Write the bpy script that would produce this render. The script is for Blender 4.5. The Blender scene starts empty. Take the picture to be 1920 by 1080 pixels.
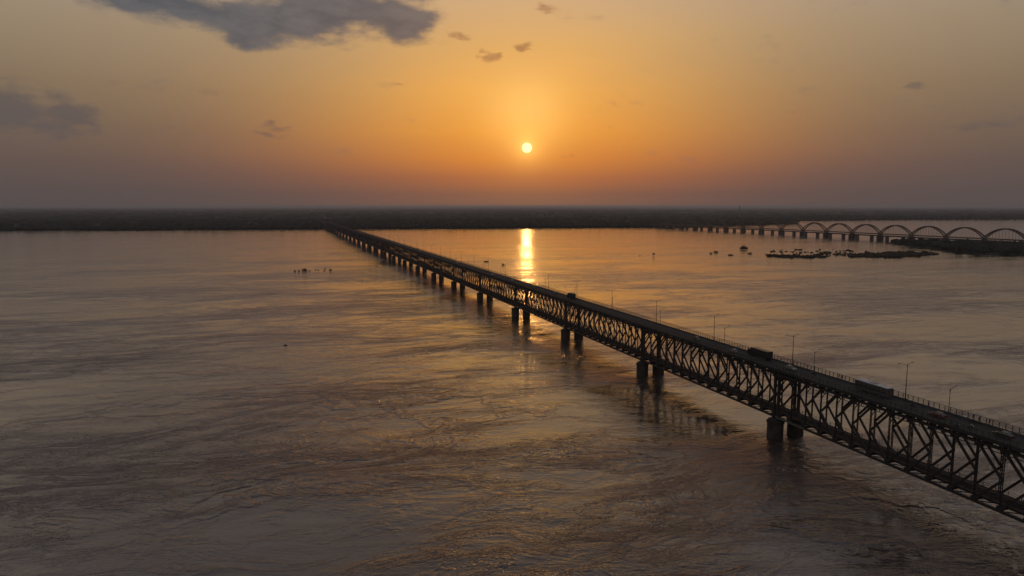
import bpy, math, random
import numpy as np
from mathutils import Vector, noise

random.seed(7); rng = np.random.default_rng(7)
C = bpy.context.scene.collection
S = bpy.context.scene
R = math.radians

# ---------------------------------------------------------------- camera
CAM_H = 79.4
cd = bpy.data.cameras.new('camera'); cam = bpy.data.objects.new('camera', cd); C.objects.link(cam)
cd.sensor_width = 36.0; cd.lens = 36.0 * 1280 / 1920
cd.clip_start = 0.5; cd.clip_end = 200000
cam.location = (0, 0, CAM_H); cam.rotation_euler = (R(90 - 6.838), 0, 0)
S.camera = cam

# ---------------------------------------------------------------- node helpers
def lin(c):
    return tuple(((v/255.0)/12.92 if v/255.0 <= .04045 else ((v/255.0+.055)/1.055)**2.4) for v in c) + (1.0,)

class NT:
    def __init__(s, tree): s.t = tree; s.n = tree.nodes; s.l = tree.links
    def new(s, ty, **kw):
        n = s.n.new(ty)
        for k, v in kw.items(): setattr(n, k, v)
        return n
    def put(s, sock, v):
        if isinstance(v, bpy.types.NodeSocket): s.l.new(v, sock)
        elif v is not None: sock.default_value = v
    def m(s, op, a, b=None, c=None, clamp=False):
        n = s.new('ShaderNodeMath', operation=op, use_clamp=clamp)
        s.put(n.inputs[0], a); s.put(n.inputs[1], b); s.put(n.inputs[2], c)
        return n.outputs[0]
    def vm(s, op, a, b=None, scale=None):
        n = s.new('ShaderNodeVectorMath', operation=op)
        s.put(n.inputs[0], a); s.put(n.inputs[1], b)
        if scale is not None: s.put(n.inputs['Scale'], scale)
        return n.outputs['Value'] if op in ('DOT_PRODUCT', 'LENGTH') else n.outputs[0]
    def xyz(s, x, y, z):
        n = s.new('ShaderNodeCombineXYZ'); s.put(n.inputs[0], x); s.put(n.inputs[1], y); s.put(n.inputs[2], z); return n.outputs[0]
    def sep(s, v):
        n = s.new('ShaderNodeSeparateXYZ'); s.put(n.inputs[0], v); return n.outputs
    def noise(s, vec, scale, detail=3.0, rough=.55, dist=0.0, ty='FBM'):
        n = s.new('ShaderNodeTexNoise'); n.noise_type = ty; n.normalize = True
        s.put(n.inputs['Vector'], vec); n.inputs['Scale'].default_value = scale
        n.inputs['Detail'].default_value = detail; n.inputs['Roughness'].default_value = rough
        n.inputs['Distortion'].default_value = dist
        return n.outputs['Fac']
    def ramp(s, f, stops, interp='EASE'):
        n = s.new('ShaderNodeValToRGB'); n.color_ramp.interpolation = interp
        e = n.color_ramp.elements
        while len(e) < len(stops): e.new(.5)
        for i, (p, c) in enumerate(stops): e[i].position = p; e[i].color = c
        s.put(n.inputs[0], f); return n.outputs[0]
    def mix(s, f, a, b, bt='MIX'):
        n = s.new('ShaderNodeMix', data_type='RGBA', blend_type=bt)
        s.put(n.inputs[0], f); s.put(n.inputs[6], a); s.put(n.inputs[7], b); return n.outputs[2]
    def mr(s, v, a, b, c=0.0, d=1.0, smooth=True):
        n = s.new('ShaderNodeMapRange'); n.interpolation_type = 'SMOOTHSTEP' if smooth else 'LINEAR'
        s.put(n.inputs[0], v)
        for i, q in enumerate((a, b, c, d)): n.inputs[i+1].default_value = q
        return n.outputs[0]

# ---------------------------------------------------------------- sky
SUN_EL, SUN_AZ = 4.77, 1.23          # degrees above the horizon, degrees to the right of north (+Y)
sd = Vector((math.sin(R(SUN_AZ))*math.cos(R(SUN_EL)), math.cos(R(SUN_AZ))*math.cos(R(SUN_EL)), math.sin(R(SUN_EL))))
W = bpy.data.worlds.new('World'); S.world = W; W.use_nodes = True
t = NT(W.node_tree); t.n.clear()
gen = t.new('ShaderNodeTexCoord').outputs['Generated']
dirn = t.vm('NORMALIZE', gen)
X, Y, Z = t.sep(dirn)
Zc = t.m('MAXIMUM', Z, 0.0)
az = t.m('MULTIPLY', t.m('ARCTAN2', X, Y), 57.29578)
el = t.m('MULTIPLY', t.m('ARCSINE', Z), 57.29578)
hl = t.m('SQRT', t.m('MAXIMUM', t.m('ADD', t.m('MULTIPLY', X, X), t.m('MULTIPLY', Y, Y)), 1e-8))
cosd = t.m('DIVIDE', t.m('ADD', t.m('MULTIPLY', X, math.sin(R(SUN_AZ))), t.m('MULTIPLY', Y, math.cos(R(SUN_AZ)))), hl)
wsun = t.m('POWER', 2.71828, t.m('MULTIPLY', t.m('SUBTRACT', cosd, 1.0), 21.0))
zr = t.m('POWER', Zc, 0.5)           # spread the low sky over the ramp
q = lambda z: math.sqrt(z)
side = t.ramp(zr, [(q(0), lin((86,78,77))), (q(.02), lin((90,80,78))), (q(.055), lin((98,85,80))), (q(.1), lin((112,97,85))),
                   (q(.15), lin((131,113,93))), (q(.22), lin((152,134,112))), (q(.30), lin((166,150,136))), (q(.50), lin((154,146,146))), (1.0, lin((108,112,126)))], 'LINEAR')
front = t.ramp(zr, [(q(0), lin((126,94,80))), (q(.018), lin((138,93,73))), (q(.042), lin((174,105,65))), (q(.07), lin((212,130,58))),
                    (q(.105), lin((230,152,64))), (q(.16), lin((230,166,84))), (q(.22), lin((218,168,102))), (q(.30), lin((204,170,132))), (q(.50), lin((166,152,146))), (1.0, lin((108,112,126)))], 'LINEAR')
# uneven thickness of the low air, in wide soft bands
band = t.noise(t.xyz(t.m('MULTIPLY', az, .035), t.m('MULTIPLY', el, .16), 3.0), 1.0, 3.0, .5)
wsun2 = t.m('MULTIPLY', wsun, t.m('ADD', t.m('MULTIPLY', t.m('SUBTRACT', band, .5), .45), 1.0), clamp=True)
col = t.mix(wsun2, side, front)
# glow round the sun and the pale shaft above it
gam = t.m('MULTIPLY', t.m('ARCCOSINE', t.m('MINIMUM', t.vm('DOT_PRODUCT', dirn, tuple(sd)), 1.0)), 57.29578)
g1 = t.m('POWER', 2.71828, t.m('MULTIPLY', gam, -1.5))
g2 = t.m('POWER', 2.71828, t.m('MULTIPLY', gam, -.28))
daz = t.m('SUBTRACT', az, SUN_AZ)
del_ = t.m('SUBTRACT', el, SUN_EL + 2.6)
pill = t.m('POWER', 2.71828, t.m('MULTIPLY', t.m('ADD', t.m('POWER', t.m('DIVIDE', daz, 3.2), 2.0), t.m('POWER', t.m('DIVIDE', del_, 2.9), 2.0)), -1.0))
col = t.mix(1.0, col, t.vm('SCALE', (1.0, .68, .16), scale=t.m('MULTIPLY', g1, .7)), 'ADD')
col = t.mix(1.0, col, t.vm('SCALE', (.5, .22, .0), scale=t.m('MULTIPLY', g2, .22)), 'ADD')
col = t.mix(1.0, col, t.vm('SCALE', (.35, .33, .13), scale=t.m('MULTIPLY', pill, .48)), 'ADD')
# clouds: soft grey banks with ragged edges (azimuth, elevation, half sizes in degrees, weight)
nv = t.xyz(t.m('MULTIPLY', az, .16), t.m('MULTIPLY', el, .38), 0.0)
n1 = t.noise(nv, 1.0, 9.0, .64); n2 = t.noise(nv, 3.1, 4.0, .6)
def blobs(lst, az_, el_):
    tot = None
    for a, e, ra, re_, w in lst:
        d = t.m('ADD', t.m('POWER', t.m('DIVIDE', t.m('SUBTRACT', az_, a), ra), 2.0), t.m('POWER', t.m('DIVIDE', t.m('SUBTRACT', el_, e), re_), 2.0))
        v = t.m('MULTIPLY', t.m('POWER', 2.71828, t.m('MULTIPLY', d, -1.0)), w)
        tot = v if tot is None else t.m('ADD', tot, v)
    return tot
wn = t.new('ShaderNodeTexNoise'); t.put(wn.inputs['Vector'], nv); wn.inputs['Scale'].default_value = 1.9; wn.inputs['Detail'].default_value = 4
wx, wy, wz = t.sep(wn.outputs['Color'])
azw = t.m('ADD', az, t.m('MULTIPLY', t.m('SUBTRACT', wx, .5), 5.0)); elw = t.m('ADD', el, t.m('MULTIPLY', t.m('SUBTRACT', wy, .5), 2.2))
big = blobs([(-33,14.9,4.2,1.1,1.15), (-27.5,14.4,3,1.2,1.1), (-23.7,13.9,2.6,1.3,1.1), (-20.3,12.9,2.3,1.5,1.2), (-16.8,14.0,3.4,1.7,1.3), (-12.6,14.8,3,1.6,1.1), (-8.4,14.1,2.4,1.8,1.3), (-16,18,11,2.4,1.2), (-30,18.5,6,1.8,.9)], azw, elw)
bigm = t.mr(t.m('ADD', big, t.m('ADD', t.m('MULTIPLY', t.m('SUBTRACT', n1, .5), 2.6), t.m('MULTIPLY', t.m('SUBTRACT', n2, .5), .6))), .20, 1.22)
sm = blobs([(-36.6,6.3,3.2,2.1,1.3), (-32.4,6.2,1.5,1.5,1.1), (-18.7,6.1,1.3,.30,.9), (-19.4,5.5,1.3,.22,.8), (-2.1,12.0,.75,.42,1.1), (1.0,12.6,.8,.45,1.2), (-3.8,13.3,1.0,.42,.9), (2.6,15.4,1.3,.7,.9), (29.6,8.6,1.1,.5,.9), (-9.0,9.6,.7,.2,.6), (5.4,4.4,2.4,.22,.5), (33.5,5.5,5,.8,.5), (-24,8.4,7,.7,.4), (22,7.5,6,.5,.35)], azw, elw)
smm = t.mr(t.m('ADD', sm, t.m('ADD', t.m('MULTIPLY', t.m('SUBTRACT', n2, .5), 1.5), t.m('MULTIPLY', t.m('SUBTRACT', n1, .5), .8))), .34, 1.15)
ccol = t.mix(t.mr(t.m('ADD', t.m('MULTIPLY', n1, .75), t.m('MULTIPLY', n2, .25)), .36, .64), lin((68,77,89)), lin((96,98,103)))
ccol = t.mix(t.m('MULTIPLY', wsun, .05), ccol, lin((190,120,70)))
col = t.mix(t.m('MULTIPLY', bigm, .93), col, ccol)
col = t.mix(t.m('MULTIPLY', smm, .75), col, t.mix(t.m('MULTIPLY', wsun, .7), lin((88,84,86)), lin((168,108,68))))
# the disc itself
disc = t.mr(gam, .36, .44, 1.0, 0.0)
col = t.mix(1.0, col, t.vm('SCALE', (1.0, .80, .42), scale=t.m('MULTIPLY', disc, 1.1)), 'ADD')
# below the horizon: the dull tone of the ground
col = t.mix(t.mr(Z, -.06, -.005, 1.0, 0.0), col, lin((60,52,48)))
sky = t.new('ShaderNodeTexSky'); sky.sky_type = 'NISHITA'; sky.sun_disc = False
sky.sun_elevation = R(SUN_EL); sky.sun_rotation = R(SUN_AZ); sky.air_density = 2.0; sky.dust_density = 6.0
bg1 = t.new('ShaderNodeBackground'); t.put(bg1.inputs[0], col); bg1.inputs[1].default_value = .97
bg2 = t.new('ShaderNodeBackground'); t.put(bg2.inputs[0], sky.outputs[0]); bg2.inputs[1].default_value = .004
ad = t.new('ShaderNodeAddShader'); t.l.new(bg1.outputs[0], ad.inputs[0]); t.l.new(bg2.outputs[0], ad.inputs[1])
wo = t.new('ShaderNodeOutputWorld'); t.l.new(ad.outputs[0], wo.inputs[0])

# ---------------------------------------------------------------- sun, exposure
sl = bpy.data.lights.new('sun', 'SUN'); so = bpy.data.objects.new('sun', sl); C.objects.link(so)
sl.energy = 0.014; sl.angle = R(.6); sl.color = (1.0, .44, .12)
so.rotation_euler = (-sd).to_track_quat('-Z', 'Y').to_euler()
S.view_settings.view_transform = 'Standard'; S.view_settings.look = 'None'
S.view_settings.exposure = 0; S.view_settings.gamma = 1; S.view_settings.use_curve_mapping = False
S.cycles.max_bounces = 6; S.cycles.volume_bounces = 0; S.cycles.use_denoising = True; S.cycles.sample_clamp_indirect = 3.0
S.cycles.caustics_reflective = False; S.cycles.caustics_refractive = False

# ---------------------------------------------------------------- materials
def mat(name, rgb, rough=.7, metal=0.0, var=0.0, scale=1.0, alt=None, bump=0.0, spec=.22):
    m = bpy.data.materials.new(name); m.use_nodes = True
    k = NT(m.node_tree); b = k.n['Principled BSDF']
    b.inputs['Roughness'].default_value = rough; b.inputs['Metallic'].default_value = metal
    b.inputs['Specular IOR Level'].default_value = spec
    c = tuple(rgb) + (1.0,)
    if var or alt:
        co = k.new('ShaderNodeTexCoord').outputs['Object']
        f = k.noise(co, scale, 5.0, .6)
        c2 = (tuple(alt) + (1.0,)) if alt else tuple(v*(1-var) for v in rgb) + (1.0,)
        k.put(b.inputs['Base Color'], k.mix(k.mr(f, .38, .62), c, c2))
        k.put(b.inputs['Roughness'], k.m('ADD', k.m('MULTIPLY', f, .25), rough - .12))
        if bump:
            bn = k.new('ShaderNodeBump'); bn.inputs['Distance'].default_value = bump
            k.put(bn.inputs['Height'], k.noise(co, scale*6, 4.0)); k.l.new(bn.outputs[0], b.inputs['Normal'])
    else: b.inputs['Base Color'].default_value = c
    return m
M = {}
M['steel'] = mat('weathered_steel', (.034,.038,.044), .5, .3, alt=(.040,.032,.029), scale=.35, bump=.01, spec=.2)
M['green_steel'] = mat('green_painted_steel', (.07,.12,.10), .6, .1, alt=(.11,.11,.09), scale=.4)
M['concrete'] = mat('old_concrete', (.055,.05,.047), .85, alt=(.03,.027,.025), scale=.3, bump=.02)
M['deck'] = mat('deck_concrete', (.04,.04,.041), .9, alt=(.026,.026,.027), scale=.25, bump=.01)
M['asphalt'] = mat('asphalt', (.022,.023,.026), .9, alt=(.032,.032,.034), scale=.18, bump=.008)
M['paint'] = mat('road_paint', (.09,.09,.085), .8, var=.5, scale=1.5)
M['rail'] = mat('railing_paint', (.07,.066,.064), .6, .1, var=.5, scale=.6)
M['track'] = mat('track_bed', (.07,.06,.055), .9, var=.4, scale=.5)
M['railhead'] = mat('rail_steel', (.25,.2,.17), .4, .8)
M['pole'] = mat('galvanised_pole', (.09,.085,.08), .5, .5, var=.3, scale=1.0)
M['glass'] = mat('dark_glass', (.02,.022,.025), .08, 0, spec=.8)
M['roofwhite'] = mat('roof_white', (.42,.43,.47), .45, var=.2, scale=.8)
M['rubber'] = mat('rubber', (.02,.02,.02), .85)
M['white'] = mat('white_paint', (.24,.24,.27), .45, var=.25, scale=.8)
M['busside'] = mat('bus_side_paint', (.07,.075,.085), .4, var=.25, scale=.8)
M['palegreen'] = mat('pale_green_paint', (.13,.17,.16), .3, var=.1, scale=.8)
M['maroon'] = mat('maroon_paint', (.07,.012,.018), .3)
M['black'] = mat('black_paint', (.025,.026,.03), .28)
M['bluep'] = mat('blue_paint', (.02,.026,.05), .5, var=.3, scale=1)
M['silver'] = mat('silver_paint', (.15,.15,.16), .35, .3)
M['yellow'] = mat('yellow_paint', (.16,.12,.03), .5)
M['greenp'] = mat('green_paint', (.03,.16,.07), .45)
M['lamp_red'] = mat('red_lens', (.35,.02,.02), .3)
M['lamp_clear'] = mat('clear_lens', (.7,.7,.66), .15)
M['cloth_dark'] = mat('dark_cloth', (.03,.032,.04), .95)
M['cloth_blue'] = mat('blue_cloth', (.05,.08,.15), .95)
M['cloth_red'] = mat('red_cloth', (.22,.04,.03), .95)
M['cloth_pale'] = mat('pale_cloth', (.3,.28,.24), .95)
M['skin'] = mat('skin', (.20,.11,.07), .6)
M['hair'] = mat('hair', (.012,.01,.01), .6)
M['bark'] = mat('bark', (.09,.065,.045), .95, var=.4, scale=1.0)
M['leaf'] = mat('leaves', (.015,.02,.011), .8, spec=.1, alt=(.022,.028,.014), scale=.35)
M['leaf_dry'] = mat('brown_leaves', (.03,.02,.013), .85, spec=.1, alt=(.018,.019,.011), scale=.5)
M['forest'] = mat('forest_canopy', (.012,.015,.011), .95, spec=.1, alt=(.016,.019,.012), scale=.02)
M['earth'] = mat('earth', (.014,.015,.012), .95, spec=.1, alt=(.012,.014,.010), scale=.01)
M['rock'] = mat('wet_rock', (.07,.055,.045), .7, var=.5, scale=.6)
M['archsteel'] = mat('arch_concrete', (.10,.07,.052), .7, var=.3, scale=.1)
M['stone'] = mat('pier_stone', (.13,.11,.10), .9, var=.4, scale=.2)
M['wall'] = mat('grey_wall', (.12,.11,.10), .9, var=.2, scale=.1)
M['brickred'] = mat('chimney_brick', (.2,.13,.10), .9, var=.3, scale=.1)

# water: muddy river with ripples, current streaks and eddies shed by the piers
BA = R(18.845)                       # bearing of the truss bridge, left of north
BL, BT = 160.1, 187.1                # bridge frame: sideways and lengthwise distance from the origin
def water_material():
    m = bpy.data.materials.new('river_water'); m.use_nodes = True
    k = NT(m.node_tree); b = k.n['Principled BSDF']
    pos = k.new('ShaderNodeNewGeometry').outputs['Position']
    px, py, pz = k.sep(pos)
    w = k.m('SUBTRACT', k.m('ADD', k.m('MULTIPLY', px, math.cos(BA)), k.m('MULTIPLY', py, math.sin(BA))), BL)   # across the bridge
    tt = k.m('SUBTRACT', k.m('ADD', k.m('MULTIPLY', px, -math.sin(BA)), k.m('MULTIPLY', py, math.cos(BA))), BT) # along the bridge
    fl = k.xyz(w, tt, 0.0)
    # slow meander of the flow used to bend everything
    wn = k.new('ShaderNodeTexNoise'); k.put(wn.inputs['Vector'], k.xyz(k.m('MULTIPLY', w, .5), tt, 0.0)); wn.inputs['Scale'].default_value = .014; wn.inputs['Detail'].default_value = 3
    warp = k.vm('SCALE', k.vm('SUBTRACT', wn.outputs['Color'], (.5,.5,.5)), scale=60.0)
    flw = k.vm('ADD', fl, warp)
    wx, wy, _ = k.sep(flw)
    stre = k.xyz(k.m('MULTIPLY', wx, .38), wy, 0.0)
    patch = k.noise(stre, .011, 4.0, .6)                    # rough and smooth areas, tens of metres
    rough_area = k.mr(patch, .43, .62)
    # wakes: behind every pier, downstream is towards -w
    per = k.m('PINGPONG', k.m('ADD', tt, k.m('MULTIPLY', k.m('SUBTRACT', k.noise(fl, .02, 2.0), .5), 22.0)), 45.75)   # 0 at the piers
    wid = k.m('ADD', 5.0, k.m('MULTIPLY', k.m('MAXIMUM', k.m('MULTIPLY', w, -1.0), 0.0), .16))
    wake = k.m('POWER', 2.71828, k.m('MULTIPLY', k.m('POWER', k.m('DIVIDE', per, wid), 2.0), -1.0))
    wake = k.m('MULTIPLY', wake, k.mr(w, 6.0, 12.0, 1.0, 0.0))
    wake = k.m('MULTIPLY', wake, k.m('POWER', 2.71828, k.m('DIVIDE', k.m('MINIMUM', w, 0.0), 130.0)))
    act = k.m('ADD', k.m('MULTIPLY', rough_area, .8), k.m('MULTIPLY', wake, .25))
    calm = k.mr(py, 350.0, 1500.0, 1.0, .42)                 # the far reaches lie smoother
    act = k.m('MULTIPLY', act, calm)
    # relief, metres
    sw = k.vm('SCALE', warp, scale=.35)
    rip = k.noise(k.vm('ADD', k.xyz(k.m('MULTIPLY', px, .6), py, 0.0), sw), .42, 4.0, .62, .3)
    cho = k.noise(k.vm('ADD', k.xyz(k.m('MULTIPLY', px, .30), py, 5.0), sw), .16, 5.0, .64, .8)
    swl = k.noise(k.xyz(k.m('MULTIPLY', wx, .6), wy, 7.0), .05, 3.0, .5, .6)
    def crest(sc, wv, zz, wid_, dst):
        r_ = k.m('ABSOLUTE', k.m('SUBTRACT', k.noise(k.vm('ADD', k.xyz(k.m('MULTIPLY', wx, .34), wy, zz), k.vm('SCALE', warp, scale=wv)), sc, 6.0, .66, dst), .5))
        return k.m('SUBTRACT', 1.0, k.mr(r_, 0.0, wid_))
    h = k.m('MULTIPLY', rip, k.m('ADD', .05, k.m('MULTIPLY', act, .30)))
    h = k.m('ADD', h, k.m('MULTIPLY', cho, k.m('ADD', .20, k.m('MULTIPLY', act, .85))))
    h = k.m('ADD', h, k.m('MULTIPLY', swl, k.m('ADD', .25, k.m('MULTIPLY', act, .7))))
    h = k.m('ADD', h, k.m('MULTIPLY', crest(.05, .6, 3.0, .035, .35), k.m('ADD', .04, k.m('MULTIPLY', act, .26))))
    h = k.m('ADD', h, k.m('MULTIPLY', crest(.12, .4, 9.0, .06, .5), k.m('MULTIPLY', act, .13)))
    # boils: raised rims round upwelling patches, strongest below the piers
    vo = k.new('ShaderNodeTexVoronoi'); vo.feature = 'DISTANCE_TO_EDGE'; vo.inputs['Scale'].default_value = .034
    vw = k.new('ShaderNodeTexNoise'); k.put(vw.inputs['Vector'], fl); vw.inputs['Scale'].default_value = .06; vw.inputs['Detail'].default_value = 5
    k.put(vo.inputs['Vector'], k.vm('ADD', k.xyz(k.m('MULTIPLY', wx, .6), wy, 0.0), k.vm('SCALE', k.vm('SUBTRACT', vw.outputs['Color'], (.5,.5,.5)), scale=34.0)))
    rim = k.m('SUBTRACT', 1.0, k.mr(vo.outputs['Distance'], 0.0, .09))
    boil = k.m('ADD', k.m('MULTIPLY', wake, .42), k.m('MULTIPLY', k.mr(k.noise(fl, .007, 2.0), .48, .62), .28))
    h = k.m('ADD', h, k.m('MULTIPLY', rim, boil))
    h = k.m('MULTIPLY', h, k.m('MULTIPLY', calm, .95))
    bn = k.new('ShaderNodeBump'); bn.inputs['Strength'].default_value = 1.0; bn.inputs['Distance'].default_value = 1.0
    k.put(bn.inputs['Height'], h); k.l.new(bn.outputs[0], b.inputs['Normal'])
    silt = k.noise(stre, .02, 4.0, .6)
    k.put(b.inputs['Base Color'], k.mix(silt, (.034,.024,.022,1), (.048,.036,.033,1)))
    b.inputs['Coat Weight'].default_value = 1.0; b.inputs['Coat IOR'].default_value = 1.33; k.l.new(bn.outputs[0], b.inputs['Coat Normal'])
    ro = k.m('ADD', .10, k.m('MULTIPLY', act, .04)); k.put(b.inputs['Roughness'], ro); k.put(b.inputs['Coat Roughness'], ro)
    b.inputs['IOR'].default_value = 1.333
    return m
M['water'] = water_material()

# ---------------------------------------------------------------- mesh helpers
class MB:
    """collects boxes, bars, tubes and lathes into one mesh"""
    def __init__(s): s.v = []; s.f = []; s.mi = []; s.k = 0
    def mat(s, k): s.k = k; return s
    def add(s, vs, fs):
        o = len(s.v); s.v += [tuple(p) for p in vs]; s.f += [tuple(i+o for i in f) for f in fs]; s.mi += [s.k]*len(fs)
    def box(s, x0, x1, y0, y1, z0, z1, top=1.0):
        cx, cy = (x0+x1)/2, (y0+y1)/2
        f = lambda x, c: c + (x-c)*top
        s.add([(x0,y0,z0),(x1,y0,z0),(x1,y1,z0),(x0,y1,z0),(f(x0,cx),f(y0,cy),z1),(f(x1,cx),f(y0,cy),z1),(f(x1,cx),f(y1,cy),z1),(f(x0,cx),f(y1,cy),z1)],
              [(0,3,2,1),(4,5,6,7),(0,1,5,4),(1,2,6,5),(2,3,7,6),(3,0,4,7)])
    def bar(s, a, b, w, h, up=(1,0,0)):
        a = Vector(a); b = Vector(b); d = (b-a).normalized(); u = Vector(up)
        u = (u - d*u.dot(d))
        if u.length < 1e-4: u = Vector((0,1,0)) - d*d.y
        u.normalize(); v = d.cross(u)
        u = u*(w/2); v = v*(h/2)
        s.add([a-u-v,a+u-v,a+u+v,a-u+v,b-u-v,b+u-v,b+u+v,b-u+v], [(0,3,2,1),(4,5,6,7),(0,1,5,4),(1,2,6,5),(2,3,7,6),(3,0,4,7)])
    def tube(s, pts, rad, n=8, cap=True):
        pts = [Vector(p) for p in pts]; rs = rad if isinstance(rad, (list, tuple)) else [rad]*len(pts)
        vs = []
        for i, p in enumerate(pts):
            d = (pts[min(i+1,len(pts)-1)] - pts[max(i-1,0)]).normalized()
            u = d.orthogonal().normalized() if abs(d.z) < .99 else Vector((1,0,0)); v = d.cross(u)
            vs += [p + (u*math.cos(2*math.pi*j/n) + v*math.sin(2*math.pi*j/n))*rs[i] for j in range(n)]
        fs = [(i*n+j, i*n+(j+1)%n, (i+1)*n+(j+1)%n, (i+1)*n+j) for i in range(len(pts)-1) for j in range(n)]
        if cap: fs += [tuple(range(n))[::-1], tuple(range((len(pts)-1)*n, len(pts)*n))]
        s.add(vs, fs)
    def prism(s, prof, x0, x1):         # profile in (y, z), extruded in x
        n = len(prof)
        s.add([(x0,y,z) for y, z in prof] + [(x1,y,z) for y, z in prof],
              [tuple(range(n)), tuple(range(2*n-1, n-1, -1))] + [(j, j+n, (j+1)%n+n, (j+1)%n) for j in range(n)])
    def mesh(s, name, mats, smooth=False):
        me = bpy.data.meshes.new(name); me.from_pydata(s.v, [], s.f)
        for m in (mats if isinstance(mats, (list, tuple)) else [mats]): me.materials.append(M[m])
        me.polygons.foreach_set('material_index', s.mi)
        if smooth: me.polygons.foreach_set('use_smooth', [True]*len(s.f))
        me.update(); return me
def npmesh(name, v, f, m):
    me = bpy.data.meshes.new(name); nf, w = f.shape
    me.vertices.add(len(v)); me.vertices.foreach_set('co', v.astype(np.float32).ravel())
    me.loops.add(nf*w); me.loops.foreach_set('vertex_index', f.astype(np.int32).ravel())
    me.polygons.add(nf); me.polygons.foreach_set('loop_start', np.arange(0, nf*w, w, dtype=np.int32))
    me.update(calc_edges=True); me.materials.append(M[m]); return me

def ob(name, data, parent=None, loc=(0,0,0), rot=(0,0,0), **props):
    o = bpy.data.objects.new(name, data); C.objects.link(o); o.parent = parent
    o.location = loc; o.rotation_euler = rot
    for k, v in props.items(): o[k] = v
    return o
def tag(o, label, cat, group=None):
    o['label'] = label; o['category'] = cat
    if group: o['group'] = group
    return o
def copy_tree(o, parent=None):
    c = o.copy(); C.objects.link(c); c.parent = parent
    for ch in list(o.children): copy_tree(ch, c)
    return c
def bevel(o, w=.03, n=2):
    m = o.modifiers.new('bevel', 'BEVEL'); m.width = w; m.segments = n; m.limit_method = 'ANGLE'; m.angle_limit = R(40); return o

# ---------------------------------------------------------------- river and land
FAR = 42000
me = MB(); me.add([(-FAR,-3000,0),(FAR,-3000,0),(FAR,FAR,0),(-FAR,FAR,0)], [(0,1,2,3)])
ob('river', me.mesh('river','water'), kind='structure')

shore = [(-4200,1500),(-3000,1950),(-1687,2256),(-1250,2290),(-900,2350),(-642,2388),(-250,2440),(60,2500),(460,2568),(592,2560),(720,2660),(890,2815),(1060,2900),(1294,3115),(1430,3430),(1564,3739),(2200,3960),(3071,4114),(4200,4200),(7000,4300)]
saz = np.array([math.atan2(x, y) for x, y in shore]); sr = np.array([math.hypot(x, y) for x, y in shore])
def shore_r(a):
    r = np.interp(a, saz, sr)
    wob = np.array([noise.noise(Vector((q_*60, 0, 0)))*14 + noise.noise(Vector((q_*300, 5, 0)))*6 for q_ in np.atleast_1d(a)])
    return r + (wob if np.ndim(a) else wob[0])
NA = 700
aa = np.linspace(saz[0], saz[-1], NA); rr = shore_r(aa)
rings = [0, 8, 30, 90, 200, 450, 900, 1800, 3500, 7000, 13000, 22000, 36000]
vs = []
for j, dr in enumerate(rings):
    h = [-.6, .6, 2.2, 3.0, 3.4, 4, 4.5, 5, 6, 7, 8, 9, 9][j]
    r = rr + dr
    x = r*np.sin(aa); y = r*np.cos(aa)
    z = h + (0 if j < 2 else 1)*np.array([noise.noise(Vector((xx*.004, yy*.004, 0)))*1.5 for xx, yy in zip(x, y)])
    vs.append(np.stack([x, y, z], 1))
vs = np.concatenate(vs)
idx = np.arange(NA-1)
fs = np.concatenate([np.stack([j*NA+idx, j*NA+idx+1, (j+1)*NA+idx+1, (j+1)*NA+idx], 1) for j in range(len(rings)-1)])[:, ::-1]
ob('riverbank', npmesh('riverbank', vs, fs, 'earth'), kind='structure')

# crown blobs: small displaced spheres
def ico(sub):
    import bmesh
    bm = bmesh.new(); bmesh.ops.create_icosphere(bm, subdivisions=sub, radius=1)
    v = np.array([p.co[:] for p in bm.verts]); f = np.array([[q_.index for q_ in p.verts] for p in bm.faces]); bm.free(); return v, f
IV, IF = ico(2)
def blob_mass(name, pts, mat_, **props):
    """pts: x, y, z, radius, height"""
    P = np.array(pts); n = len(P); nv = len(IV)
    variants = []
    for k in range(12):
        d = np.array([1 + .55*noise.noise(Vector(v*1.6) + Vector((k*7.1, 0, 0))) + .25*noise.noise(Vector(v*4) + Vector((0, k*3.3, 0))) for v in IV])
        variants.append(IV*d[:, None])
    var = np.array(variants)[rng.integers(0, 12, n)]
    ang = rng.random(n)*6.283; ca, sa = np.cos(ang)[:, None], np.sin(ang)[:, None]
    x = var[:, :, 0]*ca - var[:, :, 1]*sa; y = var[:, :, 0]*sa + var[:, :, 1]*ca; z = var[:, :, 2]
    v = np.stack([x*P[:, 3:4] + P[:, 0:1], y*P[:, 3:4] + P[:, 1:2], z*P[:, 4:5] + P[:, 2:3]], 2).reshape(-1, 3)
    f = (IF[None] + (np.arange(n)*nv)[:, None, None]).reshape(-1, 3)
    return ob(name, npmesh(name, v, f, mat_), **props)
pts = []
for i in range(5200):
    a = rng.uniform(-.82, .80); d = rng.random()**2.2*1500
    if i % 3 == 0: d = rng.uniform(4, 30)
    r = float(np.interp(a, aa, rr)) + d
    s = rng.uniform(3.5, 7.5) if d < 60 else rng.uniform(6, 13)
    pts.append((r*math.sin(a), r*math.cos(a), 3 + s*.45, s*rng.uniform(.8, 1.5), s*rng.uniform(.6, 1.0)))
for i in range(3200):
    a = rng.uniform(-.82, .80); d = 1200 + rng.random()**1.5*12000
    r = float(np.interp(a, aa, rr)) + d; s = rng.uniform(25, 70)
    pts.append((r*math.sin(a), r*math.cos(a), 6, s, rng.uniform(6, 13)))
blob_mass('forest', pts, 'forest', kind='stuff')

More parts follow.
